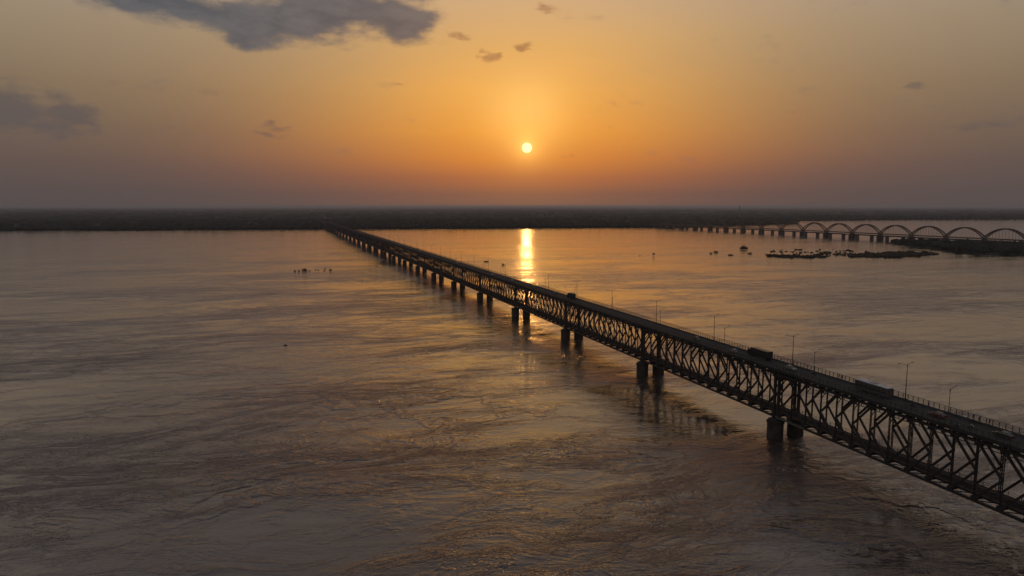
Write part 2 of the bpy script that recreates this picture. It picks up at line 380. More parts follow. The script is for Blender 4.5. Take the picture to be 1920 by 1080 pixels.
# ---------------------------------------------------------------- trees and bushes
def crown_mesh(name, seed, rx, rz, n, leaf, mat_, flat=0.0):
    rg = np.random.default_rng(seed)
    cl = rg.normal(size=(9, 3)); cl /= np.linalg.norm(cl, axis=1)[:, None]; cl *= rg.uniform(.35, .75, (9, 1))
    cen = cl[rg.integers(0, 9, n)] + rg.normal(size=(n, 3))*.24
    cen[:, 2] = np.abs(cen[:, 2])*(1-flat) + (cen[:, 2]*.2)
    cen *= np.array([rx, rx, rz])
    a = rg.normal(size=(n, 3)); a /= np.linalg.norm(a, axis=1)[:, None]
    b = np.cross(a, rg.normal(size=(n, 3))); b /= np.linalg.norm(b, axis=1)[:, None]
    s = leaf*rg.uniform(.5, 1.2, (n, 1))
    v = np.stack([cen-a*s-b*s*.5, cen+a*s*.2-b*s*.8, cen+a*s, cen+b*s*.7], 1).reshape(-1, 3)
    v[:, 2] = np.maximum(v[:, 2], -.1)
    f = np.arange(n*4).reshape(n, 4)
    return npmesh(name, v, f, mat_)
def trunk_mesh(h, r, seed):
    rg = random.Random(seed); m = MB()
    top = Vector((rg.uniform(-.3,.3), rg.uniform(-.3,.3), h))
    m.tube([(0,0,-.6), (0,0,h*.3), top*.7, top], [r*1.3, r, r*.8, r*.4], 7)
    for i in range(5):
        a = rg.uniform(0, 6.28); z0 = h*rg.uniform(.45, .9); L = h*rg.uniform(.35, .6)
        m.tube([top*(z0/h), top*(z0/h) + Vector((math.cos(a)*L*.5, math.sin(a)*L*.5, L*.35)), top*(z0/h) + Vector((math.cos(a)*L*.9, math.sin(a)*L*.9, L*.75))], [r*.45, r*.3, r*.12], 5)
    return m.mesh('trunk', 'bark', True)
tree_no = [0]
def tree(x, y, z, h, w, label, group=None, name='tree', dry=False, trunk=.35, bush=False, cat=None):
    tree_no[0] += 1; k = tree_no[0]
    e = ob(name, None, loc=(x, y, z)); tag(e, label, cat or ('bush' if bush else 'tree'), group)
    tr = ob('trunk', trunk_mesh(h*(.5 if bush else .62), max(.12, h*.028), k), e)
    c = ob('crown', crown_mesh('crown', 100+k, w*.5, h*(.62 if bush else .5), int(900 if w > 5 else 420), max(.28, w*.05), 'leaf_dry' if dry else 'leaf'), e, loc=(0, 0, h*.08 if bush else h*trunk))
    return e

# bushes and small trees standing in the flooded river
tree(227,1093,0, 6.2, 4.6, 'small round-crowned tree on a bare stem standing alone in the river', dry=True, trunk=.38)
tree(333,1142,0, 3.6, 5.2, 'lower of two touching bushes in the river, on the side nearest the lone tree', name='bush', bush=True, dry=True)
tree(349,1168,0, 5.2, 9.2, 'taller domed bush joined to a smaller one in the river right of the lone tree', name='bush', bush=True)
tree(354,1105,0, 2.2, 8.5, 'flat spiky bush low in the water between the domed pair and the reed patch', name='bush', bush=True, dry=True)
tree(427,1255,0, 8.6, 15.5, 'largest dark bush in open water, broad and flat-topped, in front of the old bridge piers', name='bush', bush=True)
tree(398,1142,0, 4.2, 6.4, 'brown mound-shaped bush in the water just below the largest bush', name='bush', bush=True, dry=True)
tree(420,1128,0, 2.4, 3.6, 'tiny round bush between the brown mound and the left tip of the reed patch', name='bush', bush=True, dry=True)
tree(-256,839,0, 3.9, 6.6, 'largest round bush of the small row left of the truss bridge', name='bush', bush=True, dry=True)
tree(-226,846,0, 2.6, 4.0, 'round bush at the right end of the small row left of the truss bridge', name='bush', bush=True, dry=True)
tree(-267,836,0, 1.5, 2.8, 'low bush at the left end of the small row left of the truss bridge', name='bush', bush=True, dry=True)
tree(-262,836,0, 1.4, 3.2, 'low tuft just left of the largest bush in the small row', name='bush', bush=True, dry=True)
tree(-37,977,0, 2.0, 6.6, 'low dark bush in the golden water behind the deck lamps, left of the glitter', name='bush', bush=True, dry=True)
tree(-12,920,0, 3.4, 4.6, 'peaked dark bush in the golden water close above a curved deck lamp', name='bush', bush=True, dry=True)
for i, (x, y, w, lb) in enumerate([(-249.5,838,3.4,'flat snag just right of the largest bush in the small row'), (-246,852,3.2,'flat snag at the back of the small row, near its middle'),
        (-241,846,2.6,'short flat snag in the small row, nearer the camera than the slanting one'), (-238,866,4.0,'slanting snag farthest back in the small row left of the bridge'),
        (-232,841,3.2,'thin flat snag just left of the right end bush of the small row'), (206,1098,3.0,'thin branch lying in the water left of the lone small tree'), (-130,385,2.2,'dark piece of driftwood alone in the brown water left of the bridge')]):
    m = MB(); rg = random.Random(i)
    for j in range(5):
        a = rg.uniform(-.5, .5); l = w*rg.uniform(.3, .55)
        m.tube([(-math.cos(a)*l, -math.sin(a)*l, rg.uniform(-.1,.2)), (0, rg.uniform(-.2,.2), rg.uniform(.2,.6)), (math.cos(a)*l, math.sin(a)*l, rg.uniform(-.1,.4))], [.12,.28,.08], 6)
    tag(ob('snag', m.mesh('snag','bark',True), loc=(x,y,0), rot=(0,0,rg.uniform(-.4,.4))), lb, 'snag')

# reed and scrub patches (too many clumps to count)
def patch_pts(poly, n, s0, s1, clump=.55):
    from mathutils.geometry import intersect_point_line
    px = [p[0] for p in poly]; py = [p[1] for p in poly]; out = []
    def inside(x, y):
        c = False
        for i in range(len(poly)):
            x1, y1 = poly[i]; x2, y2 = poly[i-1]
            if (y1 > y) != (y2 > y) and x < (x2-x1)*(y-y1)/(y2-y1)+x1: c = not c
        return c
    g = 0
    while len(out) < n and g < n*60:
        g += 1
        x = random.uniform(min(px), max(px)); y = random.uniform(min(py), max(py))
        if not inside(x, y): continue
        if noise.noise(Vector((x*.045, y*.02, 1.7))) < random.uniform(-.25, clump)-.2: continue
        s = random.uniform(s0, s1); out.append((x, y, s*.15, s*random.uniform(.9,1.8), s*random.uniform(.6,1.15)))
    return out
pa = patch_pts([(408,1092),(425,1050),(484,1050),(497,1072),(480,1108),(430,1116)], 150, .9, 3.0, .38)
pa += patch_pts([(528,1066),(600,1062),(700,1122),(714,1165),(660,1172),(560,1112)], 480, 1.3, 3.6, .18)
pa += patch_pts([(430,1170),(560,1120),(640,1220),(600,1270),(470,1240)], 70, .5, 1.8, .5)
pa += patch_pts([(500,1080),(600,1090),(640,1190),(560,1200),(480,1130)], 110, .5, 1.8, .4)
blob_mass('reed_beds', pa, 'leaf_dry', kind='stuff')

# wooded island at the right
isl = [(812,1480),(800,1400),(790,1356),(786,1290),(765,1200),(755,1155),(767,1128),(830,1104),(960,1080),(1200,1060),(1500,1050),(1700,1150),(1600,1290),(1300,1330),(1050,1380),(920,1440),(860,1500)]
n = len(isl); cx0 = sum(p[0] for p in isl)/n; cy0 = sum(p[1] for p in isl)/n
m = MB(); ring = []
dense = []
for i in range(n):
    a, b = isl[i], isl[(i+1) % n]
    for k in range(6):
        f = k/6; x = a[0]+(b[0]-a[0])*f; y = a[1]+(b[1]-a[1])*f
        o = 4*noise.noise(Vector((x*.05, y*.05, 0))); dense.append((x+o, y+o))
nd = len(dense)
vv = [(x,y,-.5) for x, y in dense] + [(cx0+(x-cx0)*.985, cy0+(y-cy0)*.985, .9) for x, y in dense] + [(cx0+(x-cx0)*.93, cy0+(y-cy0)*.93, 2.0) for x, y in dense] + [(cx0,cy0,2.4)]
ff = [(r*nd+j, r*nd+(j+1)%nd, (r+1)*nd+(j+1)%nd, (r+1)*nd+j) for r in range(2) for j in range(nd)] + [(2*nd+j, 2*nd+(j+1)%nd, 3*nd) for j in range(nd)]
m.add(vv, [f[::-1] for f in ff]); ob('island', m.mesh('island','earth'), kind='structure')
shr = [(cx0+(x-cx0)*.97, cy0+(y-cy0)*.97) for x, y in isl]
pa = patch_pts(shr, 1500, 3.0, 6.5, -2)
pa = [(x, y, 2+s_*.5, r_, s_*1.1) for x, y, z_, r_, s_ in pa]
for p in dense[:54]:      # low growth hanging over the bank
    if random.random() < .9: s = random.uniform(1.5, 3.5); pa.append((cx0+(p[0]-cx0)*.99, cy0+(p[1]-cy0)*.99, .8, s*1.2, s*.9))
blob_mass('island_woods', pa, 'forest', kind='stuff')
isl_trees = [(985,1375,11,13,'broad low tree at the left end of the island skyline, against the arches'),(1010,1352,9,9,'small tree just right of the broad one on the island skyline'),
             (1048,1345,12,15,'wide dome tree where two arches meet, on the island skyline'),(1090,1330,10,10,'low tree right of the wide dome on the island skyline'),
             (1118,1322,14,11,'tallest tree on the island, reddish and peaked, under the last full arch'),(1142,1312,12,10,'second peaked tree, touching the tallest on the island'),
             (1190,1300,11,12,'rounded tree right of the two peaked ones on the island'),(1232,1296,13,12,'large tree on the island at the picture edge'),
             (826,1462,7,14,'squat dark tree on the tip of the island beside the bridge pier'),(848,1448,6,11,'low tree behind the squat one on the island tip'),
             (900,1425,8,12,'low tree on the island in front of the deck of the arch bridge'),(945,1398,10,12,'round tree on the island just before the skyline rises')]
for x, y, h, w, lb in isl_trees: tree(x, y, 1.8, h*1.2, w*1.1, lb, 'trees on the island skyline', name='island_tree', dry=(h == 14))

# ---------------------------------------------------------------- truss bridge
SP = 91.5; NP = 14; PL = 6.4; T0 = .95; WT = 8.6
ZB, ZM, ZT = 7.25, 14.8, 22.25
bridge = ob('truss_bridge', None, loc=(BL*math.cos(BA) - BT*math.sin(BA), BL*math.sin(BA) + BT*math.cos(BA), 0), rot=(0,0,BA))
tag(bridge, 'long dark double-deck steel truss bridge crossing the river to the far bank', 'bridge')
K_FIRST, K_LAST = -3, 25             # spans; span k runs from k*SP-SP to k*SP (P1 at 0)

def post(mb, y, x, sign):
    """laced post: two channels with batten plates"""
    for dy in (-.20, .20): mb.box(x-.15, x+.15, y+dy-.04, y+dy+.04, ZB+.3, ZT-.32)
    z = ZB+1.0
    while z < ZT-.8:
        for sx in (-.12, .12): mb.box(x+sx-.02, x+sx+.02, y-.158, y+.158, z, z+.18)
        z += .9
    mb.box(x-.13, x+.13, y-.32, y+.32, ZM-.55, ZM+.55)                               # gusset at mid height
def end_post(mb, y, x, d):
    mb.box(x-.36, x+.36, y-.42, y+.42, ZB+.3, ZT-.32)
    for z0, s_ in ((ZB+.3, 1), (ZT-.32, -1)):                                        # curved haunch plates
        prof = [(y+d*.42, z0), (y+d*2.3, z0), (y+d*1.25, z0+s_*.5), (y+d*.75, z0+s_*1.1), (y+d*.42, z0+s_*2.3)]
        if d*s_ < 0: prof = prof[::-1]
        mb.prism(prof, x-.1, x+.1)
def diag(mb, ya, za, yb, zb, x):
    d = Vector((0, yb-ya, zb-za)); L = d.length; d /= L
    a = Vector((x, ya, za)) + d*.35; b = Vector((x, yb, zb)) - d*.35
    mb.bar(a, b, .50, .52, (1,0,0))
def chord_gussets(mb, x):
    for p in range(NP+1):
        y = T0 + p*PL
        mb.box(x-.235, x-.205, y-.95, y+.95, ZT-1.15, ZT-.30, 1.0); mb.box(x+.205, x+.235, y-.95, y+.95, ZT-1.15, ZT-.30)
        mb.box(x-.235, x-.205, y-.8, y+.8, ZB+.28, ZB+1.1); mb.box(x+.205, x+.235, y-.8, y+.8, ZB+.28, ZB+1.1)
posts, ends, diags = [], [], []      # (x, y) specs
for x in (0, WT):
    for p in range(1, NP): posts.append((x, T0+p*PL))
    ends += [(x, T0, 1), (x, T0+NP*PL, -1)]
    for p in range(NP//2):
        y0, y1 = T0+p*PL, T0+(p+1)*PL
        diags += [(x,y0,ZM,y1,ZT-.3), (x,y0,ZM,y1,ZB+.3)]
        y0, y1 = T0+(NP-p)*PL, T0+(NP-p-1)*PL
        diags += [(x,y0,ZM,y1,ZT-.3), (x,y0,ZM,y1,ZB+.3)]
def chords(mb):
    ya, yb = T0-.42, T0+NP*PL+.42
    for x in (0, WT):
        mb.box(x-.36, x+.36, ya, yb, ZT-.32, ZT+.33)
        mb.box(x-.34, x+.34, ya, yb, ZB-.33, ZB+.3)
        for y in (T0, T0+NP*PL): mb.box(x-.5, x+.5, y-.5, y+.5, ZB-.62, ZB-.33)      # bearings
def chord_one(x, top):
    mb = MB(); ya, yb = T0-.42, T0+NP*PL+.42
    if top: mb.box(x-.36, x+.36, ya, yb, ZT-.32, ZT+.33)
    else:
        mb.box(x-.34, x+.34, ya, yb, ZB-.33, ZB+.3)
        for y in (T0, T0+NP*PL): mb.box(x-.5, x+.5, y-.5, y+.5, ZB-.62, ZB-.33)
    return mb
def inner_steel(mb):
    """floor beams, laterals, sway braces, service pipe"""
    for x in (0, WT): chord_gussets(mb, x)
    for p in range(NP+1):
        y = T0+p*PL
        mb.box(.34, WT-.34, y-.16, y+.16, ZB+.05, ZB+.95)                            # lower floor beam
        mb.box(-.75, WT+.75, y-.18, y+.18, ZT+.34, ZT+.95)                           # upper floor beam
        mb.box(.36, WT-.36, y-.1, y+.1, ZT-.9, ZT-.35)
        for x, s_ in ((0, 1), (WT, -1)):
            mb.bar((x+s_*.25, y, ZT-3.0), (x+s_*2.0, y, ZT-.9), .16, .2, (0,1,0))    # knee
        if p < NP:
            for a, b in (((.34,y,ZB-.1),(WT-.34,y+PL,ZB-.1)), ((WT-.34,y,ZB-.13),(.34,y+PL,ZB-.13)), ((.36,y,ZT-.1),(WT-.36,y+PL,ZT-.1)), ((WT-.36,y,ZT-.13),(.36,y+PL,ZT-.13))):
                mb.bar(a, b, .22, .14, (0,0,1))
            # short bearers between chord and slab leave broken slits of light
            for q_ in (1.2, 3.2, 3.8, 5.3):
                for x in (-.2, WT-.2): mb.box(x, x+.4, y+q_-.14, y+q_+.14, ZT+.34, ZT+.92)
    for xs in (1.9, 3.2, 5.4, 6.7): mb.box(xs-.12, xs+.12, T0, T0+NP*PL, ZT+.97, ZT+1.25-.28)
    for x in (2.2, 6.4): mb.box(x-.15, x+.15, T0-.3, T0+NP*PL+.3, ZB+.42, ZB+.93)    # track stringers
    for x in (-.52,):                                                                # service pipe hung under the near chord
        mb.tube([(x, T0-.9, ZT-.92), (x, T0+NP*PL+.9, ZT-.92)], .11, 6)
        for p in range(NP*2+1):
            y = T0+p*PL/2; mb.box(x-.03, x+.19, y-.05, y+.05, ZT-.8, ZT-.25)
    for y in (T0, T0+NP*PL):                                                         # portals
        mb.box(.37, WT-.37, y-.15, y+.15, ZT-2.1, ZT-.92)
        mb.bar((.3, y, ZT-5.0), (2.6, y, ZT-2.1), .25, .3, (0,1,0)); mb.bar((WT-.3, y, ZT-5.0), (WT-2.6, y, ZT-2.1), .25, .3, (0,1,0))
def track(mb):
    mb.box(1.75, WT-.42, -.0, SP-.02, ZB+.97, ZB+1.12)
def rails(mb):
    for x in (3.55, 5.2): mb.box(x-.04, x+.04, 0, SP, ZB+1.28, ZB+1.44)
    y = .3
    while y < SP: mb.box(3.0, 5.75, y-.12, y+.12, ZB+1.125, ZB+1.275); y += .65
    for x in (1.95, WT-.6):
        for z in (ZB+1.6, ZB+2.1): mb.box(x-.03, x+.03, 0, SP, z, z+.06)
        y = 1.5
        while y < SP: mb.box(x-.05, x+.05, y-.05, y+.05, ZB+1.125, ZB+2.2); y += 3.2

# shared meshes for the near spans
mb = MB(); inner_steel(mb); inner_me = mb.mesh('cross_bracing', 'steel')
mb = MB(); track(mb); rails(mb); track_me = mb.mesh('railway_track', 'track')
post_me = {}
mb = MB(); post(mb, 0, 0, 1); post_me = mb.mesh('post', 'steel')
end_me = {}
for d in (1, -1):
    mb = MB(); end_post(mb, 0, 0, d); end_me[d] = mb.mesh('end_post', 'steel')
dia_me = {}
for (x, ya, za, yb, zb) in diags:
    key = (yb > ya, zb > za)
    if key not in dia_me:
        mb = MB(); diag(mb, 0, za, yb-ya, zb, 0); dia_me[key] = mb.mesh('diagonal', 'steel')
ch_me = {(x, tp): chord_one(x, tp).mesh('top_chord' if tp else 'bottom_chord', 'steel') for x in (0, WT) for tp in (True, False)}
# everything of one span joined, for the far ones
mb = MB(); chords(mb)
for (x, y) in posts:
    post(mb, y, x, 1)
for (x, y, d) in ends: end_post(mb, y, x, d)
for dg in diags: diag(mb, dg[1], dg[2], dg[3], dg[4], dg[0])
inner_steel(mb); span_me = mb.mesh('truss_span', 'steel')
NEAR = 5
for k in range(K_FIRST, K_LAST):
    y0 = k*SP
    if -1 <= k < -1 + NEAR:
        sp = ob('truss_span', inner_me, bridge, loc=(0, y0, 0))
        for (x, tp), me_ in ch_me.items(): ob('top_chord' if tp else 'bottom_chord', me_, sp)
        for (x, y) in posts: ob('post', post_me, sp, loc=(x, y, 0))
        for (x, y, d) in ends: ob('end_post', end_me[d], sp, loc=(x, y, 0))
        for (x, ya, za, yb, zb) in diags: ob('diagonal', dia_me[(yb > ya, zb > za)], sp, loc=(x, ya, 0))
    else:
        sp = ob('truss_span', span_me, bridge, loc=(0, y0, 0))
    ob('railway_track', track_me, sp)
# the two panels painted green beside the second pier from the right
mb = MB(); mb.box(-.37, -.345, T0+12*PL, T0+14*PL+.3, ZB-.31, ZB+.28); ob('painted_chord_strip', mb.mesh('painted_chord_strip','green_steel'), bridge, label='greenish repainted length of bottom chord above a pier').location = (0, -SP, 0)

# piers
mb = MB(); n = 28
for (r0, r1, z0, z1) in ((2.72,2.72,-6,5.1), (2.95,3.0,5.1,5.75), (2.5,2.5,5.75,6.3)):
    mb.tube([(0,0,z0),(0,0,z1)], [r0,r1], n)
mb.box(-1.2, 1.2, -1.75, 1.75, 6.3, 6.62)
pier_me = mb.mesh('pier', 'concrete')
for k in range(K_FIRST, K_LAST+1):
    for x in (0, WT): ob('pier', pier_me, bridge, loc=(x, k*SP, 0))

# deck: slab, footpaths, road surface, railings
Y0, Y1 = K_FIRST*SP, K_LAST*SP
XA, XB = WT/2-5.2, WT/2+5.2
ZS = 23.95
mb = MB(); mb.box(XA+.25, XB-.25, Y0, Y1, 23.22, ZS); ob('deck_slab', mb.mesh('deck_slab','deck'), bridge)
mb = MB(); mb.add([(XA+1.25,Y0,ZS+.006),(XB-1.25,Y0,ZS+.006),(XB-1.25,Y1,ZS+.006),(XA+1.25,Y1,ZS+.006)], [(0,1,2,3)]); ob('road_surface', mb.mesh('road_surface','asphalt'), bridge)
for xa, xb in ((XA, XA+1.2), (XB-1.2, XB)):
    mb = MB()
    y = Y0
    while y < Y1: mb.box(xa, xb, y+.01, min(y+SP/6, Y1)-.01, 23.30 if False else ZS+.002, 24.2); y += SP/6
    mb.box(xa if xa == XA else xb-.24, xa+.24 if xa == XA else xb, Y0, Y1, 23.28, ZS)
    ob('footpath', mb.mesh('footpath','deck'), bridge)
mb = MB()
for k in range(K_FIRST, K_LAST):
    mb.box(XA+1.3, XB-1.3, k*SP-.12, k*SP+.12, ZS+.008, ZS+.02)
ob('expansion_joints', mb.mesh('expansion_joints','rubber'), bridge)
mb = MB(); y = Y0
while y < Y0+900: mb.box(WT/2-.06, WT/2+.06, y, y+3, ZS+.008, ZS+.013); y += 9
for x in (XA+1.55, XB-1.55): mb.box(x-.05, x+.05, Y0, Y1, ZS+.008, ZS+.013)
ob('road_marking', mb.mesh('road_marking','paint'), bridge)
mb = MB(); mb.box(-.07, .07, -.07, .07, 0, 1.42); rp_me = mb.mesh('railing_post', 'rail')
n_post = int((Y1-Y0)/1.65)
for side, x in (('near', XA+.1), ('far', XB-.1)):
    mb = MB()
    for z in (.38, .72, 1.04): mb.box(x-.03, x+.03, Y0, Y1, 24.2+z, 24.2+z+.065)
    mb.box(x-.06, x+.06, Y0, Y1, 24.2+1.38, 24.2+1.49)
    rl = ob('railing', mb.mesh('railing','rail'), bridge)
    far = MB(); ns = 0; start = -82
    for i in range(n_post):
        y = Y0+.5+i*1.65; lim = 200 if side == 'far' else 90
        if y >= start and ns < lim: ob('railing_post', rp_me, rl, loc=(x, y, 24.2)); ns += 1
        else: far.box(x-.055, x+.055, y-.055, y+.055, 24.2, 25.62)
    o = ob('railing_posts', far.mesh('railing_posts','rail'), rl, kind='stuff')
# approach on the far bank
emb = MB(); emb.prism([(K_LAST*SP+.6,-1),(K_LAST*SP+.6,ZS-.05),(K_LAST*SP+300,ZS-4),(K_LAST*SP+900,6),(K_LAST*SP+900,-1)], XA-.2, XB+.2)
emb.prism([(K_LAST*SP-2,-1),(K_LAST*SP-2,6.2),(K_LAST*SP+500,5),(K_LAST*SP+500,-1)], XA-14, XB+12)
ap = ob('approach_ramp', emb.mesh('approach_ramp','deck'), loc=bridge.location[:], rot=(0,0,BA)); tag(ap, 'sloping road approach at the far end of the truss bridge', 'ramp')

def on_deck(o, w, tt, z=ZS+.008, heading=0.0):
    """place by bridge coordinates; heading 0 faces the far bank, pi faces the viewer's end"""
    p = bridge.location; c, s_ = math.cos(BA), math.sin(BA)
    o.location = (p[0]+w*c-tt*s_, p[1]+w*s_+tt*c, z); o.rotation_euler = (0, 0, BA+heading); return o

# ---------------------------------------------------------------- street lamps on the deck
def tall_lamp():
    e = ob('street_lamp', None)
    mb = MB(); mb.tube([(0,0,0),(0,0,5),(0,0,10.3)], [.15,.11,.075], 8); mb.box(-.22,.22,-.22,.22,0,.3); ob('pole', mb.mesh('pole','pole'), e)
    for s_, L in ((-1, 2.9), (1, 1.6)):
        mb = MB(); mb.tube([(0,0,9.9),(s_*L*.45,0,10.35),(s_*L,0,10.65)], .055, 6); a = ob('arm', mb.mesh('arm','pole'), e)
        mb = MB(); mb.box(s_*L-.15 if s_>0 else s_*L-.65, s_*L+.65 if s_>0 else s_*L+.15, -.13,.13,10.58,10.72); ob('lamp_head', mb.mesh('lamp_head','pole'), a)
    return e
def short_lamp():
    e = ob('street_lamp', None)
    mb = MB(); mb.tube([(0,0,0),(0,0,3),(0,0,6.3)], [.11,.085,.06], 8); mb.box(-.16,.16,-.16,.16,0,.25); mb.box(-.11,.11,-.11,.11,5.9,6.35); ob('pole', mb.mesh('pole','pole'), e)
    mb = MB(); mb.tube([(0,0,6.25),(1.0,0,6.75),(1.9,0,7.1)], .05, 6); a = ob('arm', mb.mesh('arm','pole'), e)
    mb = MB(); mb.box(1.8,2.5,-.12,.12,7.07,7.2); ob('lamp_head', mb.mesh('lamp_head','pole'), a)
    return e
TL, SL = tall_lamp(), short_lamp()
tl_lab = ['tall street lamp rising beside the white-roofed bus', 'tall twin-armed street lamp behind the pale green car', 'tall street lamp just left of the dark truck, at the end nearer the sun', 'tall street lamp over the second long span back from the dark truck',
          'tall street lamp about halfway between the dark truck and the boxy blue van', 'tall street lamp just on the camera side of the boxy blue van', 'tall street lamp beyond the blue van, nearest the sun glitter']
sl_lab = ['short street lamp right of the maroon car, arm reaching over the water', 'short street lamp between the pale green car and the two walkers', 'short street lamp to the left of the dark truck, beside a taller lamp', 'short street lamp beside the tall one over the second span back from the truck',
          'short street lamp nearly hidden by a tall lamp, midway from truck to blue van', 'short street lamp close to the boxy blue van, on its camera side', 'short curved street lamp just beyond the boxy blue van']
for i in range(0, 50):
    o = TL if i == 0 else copy_tree(TL)
    j = i
    tag(o, tl_lab[j] if j < len(tl_lab) else 'tall lamp far along the truss bridge in the run beyond the sun glitter', 'street lamp', 'tall street lamps along the truss bridge')
    on_deck(o, XB-.45, -42.4+45.9*i, 24.2)
for i in range(0, 46):
    o = SL if i == 0 else copy_tree(SL)
    j = i
    tag(o, sl_lab[j] if j < len(sl_lab) else 'short curved lamp far along the truss bridge in the run beyond the sun glitter', 'street lamp', 'short street lamps along the truss bridge')
    on_deck(o, XB-.3, -55.8+49.2*i, 24.2)

# ---------------------------------------------------------------- vehicles (built facing +Y)
def wheel(e, x, y, r=.33, w=.22):
    mb = MB(); mb.tube([(x-w/2,y,r),(x+w/2,y,r)], r, 18); a = ob('wheel', mb.mesh('wheel','rubber'), e)
    mb = MB(); mb.tube([(x-w/2-.012,y,r),(x+w/2+.012,y,r)], r*.58, 12); ob('rim', mb.mesh('rim','silver'), a)
def car(label, paint, L=4.2, Wd=1.7, H=1.48, group='cars on the truss bridge', hatch=False):
    e = ob('car', None); tag(e, label, 'car', group); h = L/2
    prof = [(-h,.32),(-h+.02,.75),(-h+.12,.92),(-h+.55,.98),(h-1.15,.93),(h-.25,.80),(h,.62),(h,.30),(h-.4,.24),(-h+.4,.24)]
    mb = MB(); mb.prism(prof[::-1], -Wd/2, Wd/2); b = bevel(ob('body', mb.mesh('body', paint, False), e), .07, 3)
    rear = -h+(.12 if hatch else .5)
    base = [(rear,.96),(h-1.05,.93)]; top = [(rear+.45,H),(h-1.95,H)]
    mb = MB(); a, c = Wd/2-.06, Wd/2-.24
    vs_ = [(-a,base[0][0],base[0][1]),(a,base[0][0],base[0][1]),(a,base[1][0],base[1][1]),(-a,base[1][0],base[1][1]),(-c,top[0][0],H-.05),(c,top[0][0],H-.05),(c,top[1][0],H-.05),(-c,top[1][0],H-.05)]
    mb.add(vs_, [(0,1,5,4),(1,2,6,5),(2,3,7,6),(3,0,4,7),(4,5,6,7)]); ob('windows', mb.mesh('windows','glass'), e)
    mb = MB(); mb.box(-c-.02,c+.02,top[0][0]-.05,top[1][0]+.05,H-.05,H); 
    for s_ in (-1,1):
        for (yb_, yt_) in ((base[0][0]+.02, top[0][0]), (base[1][0]-.02, top[1][0]), (.05, .0)):
            mb.bar((s_*(a+.005), yb_, .95), (s_*(c+.005), yt_, H-.04), .05, .09, (1,0,0))
    bevel(ob('roof', mb.mesh('roof', paint), e), .03, 2)
    for s_ in (-1,1):
        for y in (-h+.8, h-.8): wheel(e, s_*(Wd/2-.10), y)
        mb = MB(); mb.box(s_*Wd*.36-.16, s_*Wd*.36+.16, h-.06, h+.015, .58,.74); ob('headlight', mb.mesh('headlight','lamp_clear'), e)
        mb = MB(); mb.box(s_*Wd*.38-.14, s_*Wd*.38+.14, -h-.015, -h+.06, .68,.86); ob('tail_light', mb.mesh('tail_light','lamp_red'), e)
        mb = MB(); mb.box(s_*(Wd/2+.02)-.08, s_*(Wd/2+.02)+.08, h-1.35, h-1.2, .95,1.08); ob('mirror', mb.mesh('mirror', paint), e)
    return e
on_deck(car('pale green car on the truss bridge in front of a tall lamp', 'palegreen'), 3.6, -2.0, heading=math.pi)
on_deck(car('maroon car on the truss bridge between the bus and the walking trio', 'maroon'), 3.3, -57.4)
on_deck(car('black car on the deck at the right edge with a pale gleam on its roof', 'black', 4.4, 1.75), 3.9, -74.4)
on_deck(car('small white car closely following the dark truck', 'white', 3.7, 1.6, 1.5, hatch=True), 2.4, 27.5)
on_deck(car('silver car beyond the blue van towards the sun', 'silver', hatch=True), 6.0, 214.0)
on_deck(car('white car on the deck left of the sun glitter, second beyond the van', 'white', hatch=True), 2.6, 290.0)

def bus():
    e = ob('bus', None); tag(e, 'long grey bus with a white roof and dark window band on the truss bridge', 'bus')
    L, Wd, H = 11.8, 2.5, 3.15; h = L/2
    mb = MB(); mb.box(-Wd/2,Wd/2,-h,h,.42,H); bevel(ob('body', mb.mesh('body','busside'), e), .12, 3)
    mb = MB(); mb.prism([(-h+.05,H-.03),(-h+.25,H+.16),(h-.3,H+.16),(h-.05,H-.03)][::-1], -Wd/2+.04, Wd/2-.04); rf = bevel(ob('roof', mb.mesh('roof','roofwhite'), e), .05, 2)
    mb = MB(); mb.box(-.6,.6,-1.2,1.0,H+.165,H+.34); bevel(ob('roof_unit', mb.mesh('roof_unit','white'), rf), .05)
    for s_ in (-1,1):
        for i in range(8):
            y = -h+.55+i*1.36; mb = MB(); x = s_*(Wd/2+.004)
            mb.box(min(x,x+s_*.012), max(x,x+s_*.012), y, y+1.26, 1.5, 2.72); ob('window', mb.mesh('window','glass'), e)
        for y in (-h+2.6, h-2.3): wheel(e, s_*(Wd/2-.14), y, .5, .28)
        mb = MB(); mb.box(s_*.95-.14, s_*.95+.14, h, h+.03, .62,.86); ob('headlight', mb.mesh('headlight','lamp_clear'), e)
        mb = MB(); mb.box(s_*1.0-.12, s_*1.0+.12, -h-.03, -h, .75,1.15); ob('tail_light', mb.mesh('tail_light','lamp_red'), e)
        mb = MB(); mb.tube([(s_*1.2,h,2.6),(s_*1.5,h+.25,2.5),(s_*1.5,h+.25,2.1)], .05, 6); ob('mirror', mb.mesh('mirror','black'), e)
    mb = MB(); mb.box(-1.12,1.12,h+.002,h+.022,1.35,2.75); ob('windscreen', mb.mesh('windscreen','glass'), e)
    mb = MB(); mb.box(-1.0,1.0,-h-.022,-h-.002,1.75,2.7); ob('rear_window', mb.mesh('rear_window','glass'), e)
    return e
on_deck(bus(), 5.4, -34.6, heading=0)

